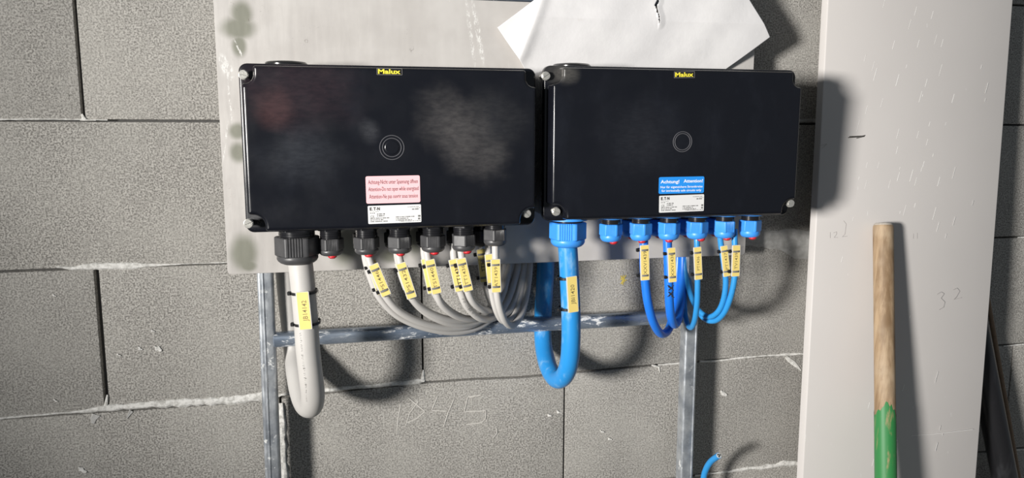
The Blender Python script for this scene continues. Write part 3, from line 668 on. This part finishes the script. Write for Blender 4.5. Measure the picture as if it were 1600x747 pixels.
# blue signal cables
make_cable('royal blue cable with yellow tag XXV1439, bending furthest down', [(1006, 368, .170), (1006, 382, .172), (1006, 412, .172), (1008, 440, .172), (1012, 472, .170), (1020, 502, .160), (1032, 521, .138), (1044, 516, .110), (1052, 490, .080), (1056, 455, .056), (1059, 420, .044), (1061, 370, .038)], .0077, 'royal_cable', UG, dict(top=(1007, 383), bot=(1008, 438), d=.1815, w=.0165, text='XXV1439', tl=.66, cap=.36, ties=(.14, .86)))
c2 = make_cable('royal blue cable with yellow tag XXV1438 and black crosses drawn below it', [(1043, 366, .168), (1043, 382, .169), (1044, 412, .170), (1045, 445, .170), (1046, 475, .168), (1049, 498, .154), (1055, 507, .130), (1061, 492, .100), (1065, 460, .072), (1067, 425, .052), (1068, 370, .040)], .0080, 'royal_cable', UG, dict(top=(1049, 387), bot=(1051, 441), d=.1795, w=.0150, text='XXV1438', tl=.66, cap=.36, ties=(.17, .85)))
mb = MB()
for a, b in (((1043, 446), (1053, 454)), ((1053, 446), (1044, 454)), ((1044, 456), (1052, 464)), ((1052, 455), (1043, 464)), ((1044, 448), (1047, 450)), ((1049, 463), (1054, 465))): stroke(mb, [a, b], 1.4, .1795)
mb.build('marker_cross', MAT['ink'], c2, smooth=0, recalc=False)
make_cable('thin light blue cable with yellow tag PT1436', [(1089, 364, .170), (1089, 380, .172), (1090, 412, .173), (1090, 445, .172), (1089, 475, .166), (1085, 502, .148), (1079, 512, .122), (1072, 500, .096), (1069, 470, .074), (1070, 435, .056), (1072, 400, .046), (1073, 370, .042)], .0052, 'cyan_cable', UG, dict(top=(1089.5, 386), bot=(1091.5, 437), d=.1795, w=.0150, text='PT1436', tl=.42, cap=.34, up=-.0, ties=(.17, .83)))
make_cable('thin light blue cable with yellow tag PT1437, tilted behind the tag TV1439', [(1125, 362, .166), (1126, 378, .166), (1131, 412, .167), (1134, 442, .166), (1130, 470, .160), (1121, 488, .148), (1107, 495, .128), (1091, 484, .106), (1079, 460, .082), (1072, 430, .060), (1069, 400, .048), (1069, 370, .042)], .0052, 'cyan_cable', UG, dict(top=(1131, 384), bot=(1136, 432), d=.1735, w=.0140, text='PT1437', tl=.55, cap=.36, dx=.05, ties=(.17, .83)))
c5 = make_cable('thin light blue cable with yellow tag TV1439, rightmost tag', [(1147, 358, .172), (1148, 378, .174), (1149, 412, .176), (1147, 440, .175), (1141, 466, .168), (1131, 489, .154), (1117, 501, .134), (1100, 497, .112), (1086, 475, .086), (1077, 445, .064), (1073, 410, .05), (1072, 370, .044)], .0055, 'cyan_cable', UG, dict(top=(1150.5, 383), bot=(1149, 432), d=.184, w=.0160, text='TV1439', tl=.52, cap=.36, up=.0, ties=(.20, .84)))
printed(c5, [(1148, 452, .1785), (1143, 468, .173), (1134, 488, .1605)], 20, 9, 4.5, 2)

# ------------------------------------------------------------------ sheet of paper tucked behind the boxes
A = P(779, 42, .098); B = P(1208, 57, .107)
uv = Vector((1, 0, .71)).normalized()
D2 = Vector((B.x-A.x, 0, B.z-A.z)); pu = Vector((.800, 0, .600)); pv = Vector((.600, 0, -.800)); LU = D2.dot(pu); LV = D2.dot(pv)
tear = [P(1028, -8, .1), P(1027, 2, .1), P(1024, 8, .1), P(1026, 18, .1), P(1029, 27, .1), P(1029.5, 36, .1)]
f0, f1 = P(845, 0, .1), P(812, 102, .1)
fd = Vector((f1.x-f0.x, 0, f1.z-f0.z)).normalized(); fn = Vector((-fd.z, 0, fd.x)); fn = fn if fn.x < 0 else -fn
def seg_d(p, a, b):
    ax, az, bx, bz = a.x, a.z, b.x, b.z; dx, dz = bx-ax, bz-az; u = max(0, min(1, ((p[0]-ax)*dx+(p[1]-az)*dz)/(dx*dx+dz*dz))); return math.hypot(p[0]-ax-u*dx, p[1]-az-u*dz), u
NU, NV = int(LU/.0012), int(LV/.0012); vv = []; idx = {}; ff = []
topz = BOX1[1]+BH/2
def paper_d(x, z):
    hgt = z-topz; d = .0715 + .031*max(0, min(1, (hgt+.005)/.10))**.8
    k = (Vector((x, 0, z))-Vector((f0.x, 0, f0.z))).dot(fn)
    d += .004*math.exp(-(k/.012)**2)*min(1, max(0, hgt/.03)) - (.16*k if k > 0 else 0)*min(1, max(0, hgt/.03))
    if hgt > 0: d += .0010*math.sin(x*24+z*19)*min(1, hgt/.04) + .0006*math.sin(x*61-z*43)*min(1, hgt/.04)
    return max(d, .0700)
for i in range(NU+1):
    for j in range(NV+1):
        q = Vector((A.x, 0, A.z)) + pu*(LU*i/NU) + pv*(LV*j/NV); x, z = q.x, q.z
        if z < -.03: continue
        d = paper_d(x, z)
        best = min((seg_d((x, z), a, b)[0], k) for k, (a, b) in enumerate(zip(tear, tear[1:])))
        if best[0] < .014 and x > 0: d += .0022*max(0, 1-best[0]/.012)*(1 if x > tear[best[1]].x else .25)
        idx[(i, j)] = len(vv); vv.append((x, -d, z))
for i in range(NU):
    for j in range(NV):
        ks = [(i, j), (i+1, j), (i+1, j+1), (i, j+1)]
        if not all(k in idx for k in ks): continue
        c_ = [sum(vv[idx[k]][q] for k in ks)/4 for q in (0, 2)]
        ds = [seg_d(c_, a, b) for a, b in zip(tear, tear[1:])]
        wmax = (.0008, .0021, .0012, .0009, .0007)
        if any(dd[0] < w_ for dd, w_ in zip(ds, wmax)): continue
        ff.append(tuple(idx[k] for k in ks))
me = bpy.data.meshes.new('paper_sheet'); me.from_pydata(vv, [], ff); me.materials.append(MAT['paper']); me.shade_smooth()
pap = bpy.data.objects.new('paper_sheet', me); C.objects.link(pap)
sm = pap.modifiers.new('thickness', 'SOLIDIFY'); sm.thickness = .0003; sm.offset = 0
tag(pap, 'crumpled white paper sheet with a small tear tucked behind the black boxes', 'paper')

# ------------------------------------------------------------------ grey panel leaning on the wall
pn = [P(1294, 0, .072), P(1583, 0, .072), P(1525, 747, .128), P(1254, 747, .128)]       # tl tr br bl of the front face
def ext(t_, b_, z): return t_ + (b_-t_)*((z-t_.z)/(b_.z-t_.z))
ptl, ptr = ext(pn[0], pn[3], .62), ext(pn[1], pn[2], .62); pbl, pbr = ext(pn[0], pn[3], FZ+.001), ext(pn[1], pn[2], FZ+.001)
pnrm = (ptr-ptl).cross(pbl-ptl).normalized(); pnrm = pnrm if pnrm.y < 0 else -pnrm
panel = empty('leaning_panel', (pbl+pbr)/2, 'tall grey painted panel leaning upright against the wall beside the boxes', 'panel')
mid = (ptl+ptr+pbl+pbr)/4
def ring_(ins, off):
    out = []
    for p in (pbl, pbr, ptr, ptl):
        sx = (ptr-ptl).normalized(); sz = (ptl-pbl).normalized()
        out.append(p + sx*(ins if p in (pbl, ptl) else -ins) + sz*(ins if p in (pbl, pbr) else -ins) - pnrm*off)
    return out
MB().stack([ring_(0, .020), ring_(0, .0022), ring_(.0006, .0007), ring_(.0022, 0)]).build('board', MAT['panel'], panel, smooth=60)
def panel_pt(px, py, lift=.0004):
    v = _f + _r*((px-800)/FPX) + _u*((373.5-py)/FPX); t_ = (ptl-CAMLOC).dot(pnrm)/v.dot(pnrm); return CAMLOC + v*t_ + pnrm*lift
def pstroke(mb, pts, wpx):
    pts = [panel_pt(*p) for p in pts]
    for a, b in zip(pts, pts[1:]):
        T = (b-a).normalized(); N = T.cross(pnrm).normalized()*(wpx*.0006); mb.add([a-N, b-N, b+N, a+N], [(0, 1, 2, 3)])
mb = MB()
for st_ in ([(1325, 215), (1340, 214), (1352, 211.5)], [(1327, 213.5), (1348, 212.5)], [(1338, 216), (1351, 213)]): pstroke(mb, st_, 1.3)
mb.build('scuff_mark', MAT['scuff'], panel, smooth=0, recalc=False)
mb = MB()
for st_ in ([(1297, 363), (1297, 372)], [(1302, 364), (1307, 362), (1307, 366), (1303, 371), (1309, 371)], [(1318, 345), (1322, 350), (1320, 366), (1316, 370), (1324, 369)],
            [(1464, 460), (1470, 456), (1475, 459), (1470, 466), (1476, 472), (1474, 480), (1467, 484)], [(1489, 453), (1495, 450), (1499, 455), (1494, 464), (1490, 468), (1502, 465)], [(1280, 228), (1292, 225), (1284, 232)], [(1427, 365), (1427, 373)], [(1433, 364), (1433, 373)]): pstroke(mb, st_, .6)
mb.build('pencil_mark', MAT['pencil'], panel, smooth=0, recalc=False)
mb = MB(); rnd = random.Random(11)
for _ in range(70):
    x = rnd.gauss(1440, 40) if rnd.random() < .75 else rnd.uniform(1300, 1560); y = rnd.uniform(-5, 330) if rnd.random() < .75 else rnd.uniform(330, 740)
    if x > 1556-y*.078: continue
    l_ = rnd.uniform(3, 20); pstroke(mb, [(x, y), (x-l_*.28, y+l_)], rnd.uniform(.55, 1.15))
for st_ in ([(1424, 681), (1460, 678), (1520, 671)],): pstroke(mb, st_, .6)
mb.build('scratch', MAT['scratch'], panel, smooth=0, recalc=False)['kind'] = 'stuff'

# ------------------------------------------------------------------ wooden tool handle with green paint
ht_, hb_ = P(1380, 348, .119), P(1384, 747, .212)
hr = .0190; hdir = (ht_-hb_).normalized(); foot = hb_ - hdir*((hb_.z-FZ)/hdir.z)
hn = empty('tool_handle', foot, 'round wooden tool handle with green painted lower half leaning on grey panel', 'handle')
top = ht_ - hdir*.001
prof = [(0, 1.0), (.97, 1.0)]
Lh = (top-foot).length
pts = [foot + hdir*s_ for s_ in [0, Lh*.25, Lh*.5, Lh*.75, Lh*.9, Lh-.010, Lh-.006, Lh-.003, Lh-.001, Lh]]
rad = [1.08, 1.06, 1.04, 1.01, 1.0, 1.0, .97, .9, .78, .6]
MB().tube(pts, lambda u: hr*rad[min(9, round(u*9))], 28).build('shaft', MAT['wood'], hn, smooth=50)
MB().tube([top - hdir*.004, top - hdir*.0015, top + hdir*.0002, top + hdir*.0006], lambda u: hr*[.93, .875, .74, .55][round(u*3)], 24).build('worn_tip', MAT['woodend'], hn, smooth=50)
# painted sleeve with a ragged upper edge
zt_ = P(1380, 640, .19).z; sl = MB(); n = 36; Xh = hdir.orthogonal().normalized(); Yh = hdir.cross(Xh); loops = []
rnd = random.Random(5); edge = [zt_ + .012*math.sin(k*2*math.pi/n*2+1) + rnd.uniform(-.006, .006) for k in range(n)]
for lev in range(4):
    lp_ = []
    for k in range(n):
        a = 2*math.pi*k/n; zz = (FZ + (edge[k]-FZ)*(0, .4, .8, 1)[lev]); s_ = (zz-foot.z)/hdir.z; u = s_/Lh
        rr = hr*(1.08-.08*min(1, u/.9)) + .0005
        lp_.append(foot + hdir*s_ + Xh*(rr*math.cos(a)) + Yh*(rr*math.sin(a)))
    loops.append(lp_)
sl.stack(loops, False, False).build('green_paint', MAT['green'], hn, smooth=60)

# ------------------------------------------------------------------ black pipe and brown rod behind the panel
pa, pb_ = P(1541, 600, .060), P(1570, 747, .060)
dv = (pb_-pa).normalized(); ptop = pa - dv*.30; pbot = pa + dv*((FZ+.012-pa.z)/dv.z)
pp_ = empty('black_pipe', (pbot.x, pbot.y, FZ), 'glossy black plastic pipe leaning behind the grey panel', 'pipe')
path = [ptop.lerp(pbot, k/12) for k in range(13)]
mb = MB(); mb.tube(path, .0265, 28, False); mb.tube(path, .0235, 28, False)
o = mb.build('pipe_wall', MAT['pipe'], pp_, smooth=60)
ra, rb = P(1549, 500, .030), P(1592, 747, .030); dv = (rb-ra).normalized(); rt = ra - dv*.22; rbt = ra + dv*((FZ+.006-ra.z)/dv.z)
rd = MB().tube([rt.lerp(rbt, k/6) for k in range(7)], .0048, 12).build('steel_rod', MAT['rust'], None)
tag(rd, 'thin brown rod leaning against the wall along the black pipe', 'rod')

# ------------------------------------------------------------------ cut blue cable end poking up near the frame
e = [(1096, 1060, .05), (1096, 930, .06), (1097, 800, .066), (1099, 752, .070), (1103, 734, .078), (1111, 721, .090), (1123, 712, .112)]
W = [P(*p) for p in e]; W[0] = Vector((W[1].x, W[1].y, FZ+.002)); W.insert(1, Vector((W[1].x, W[1].y, -1.2)))
st_ = empty('cable_stub', W[0], 'cut-off light blue cable end curling up beside the right frame post', 'cable')
pth = spline(W, 8); MB().tube(pth, .0062, 16).build('sheath', MAT['cyan_cable'], st_, smooth=60)
T = (pth[-1]-pth[-2]).normalized(); MB().tube([pth[-1]-T*.001, pth[-1]+T*.0006], .0053, 16).build('cut_end', MAT['core'], st_, smooth=0)
X = T.orthogonal().normalized(); Yv = T.cross(X); mb = MB()
for a in (0.4, 2.5, 4.5): c_ = pth[-1] + X*(.0023*math.cos(a)) + Yv*(.0023*math.sin(a)); mb.tube([c_, c_+T*.0012], .0016, 10)
mb.build('wire_core', MAT['ink'], st_, smooth=0)
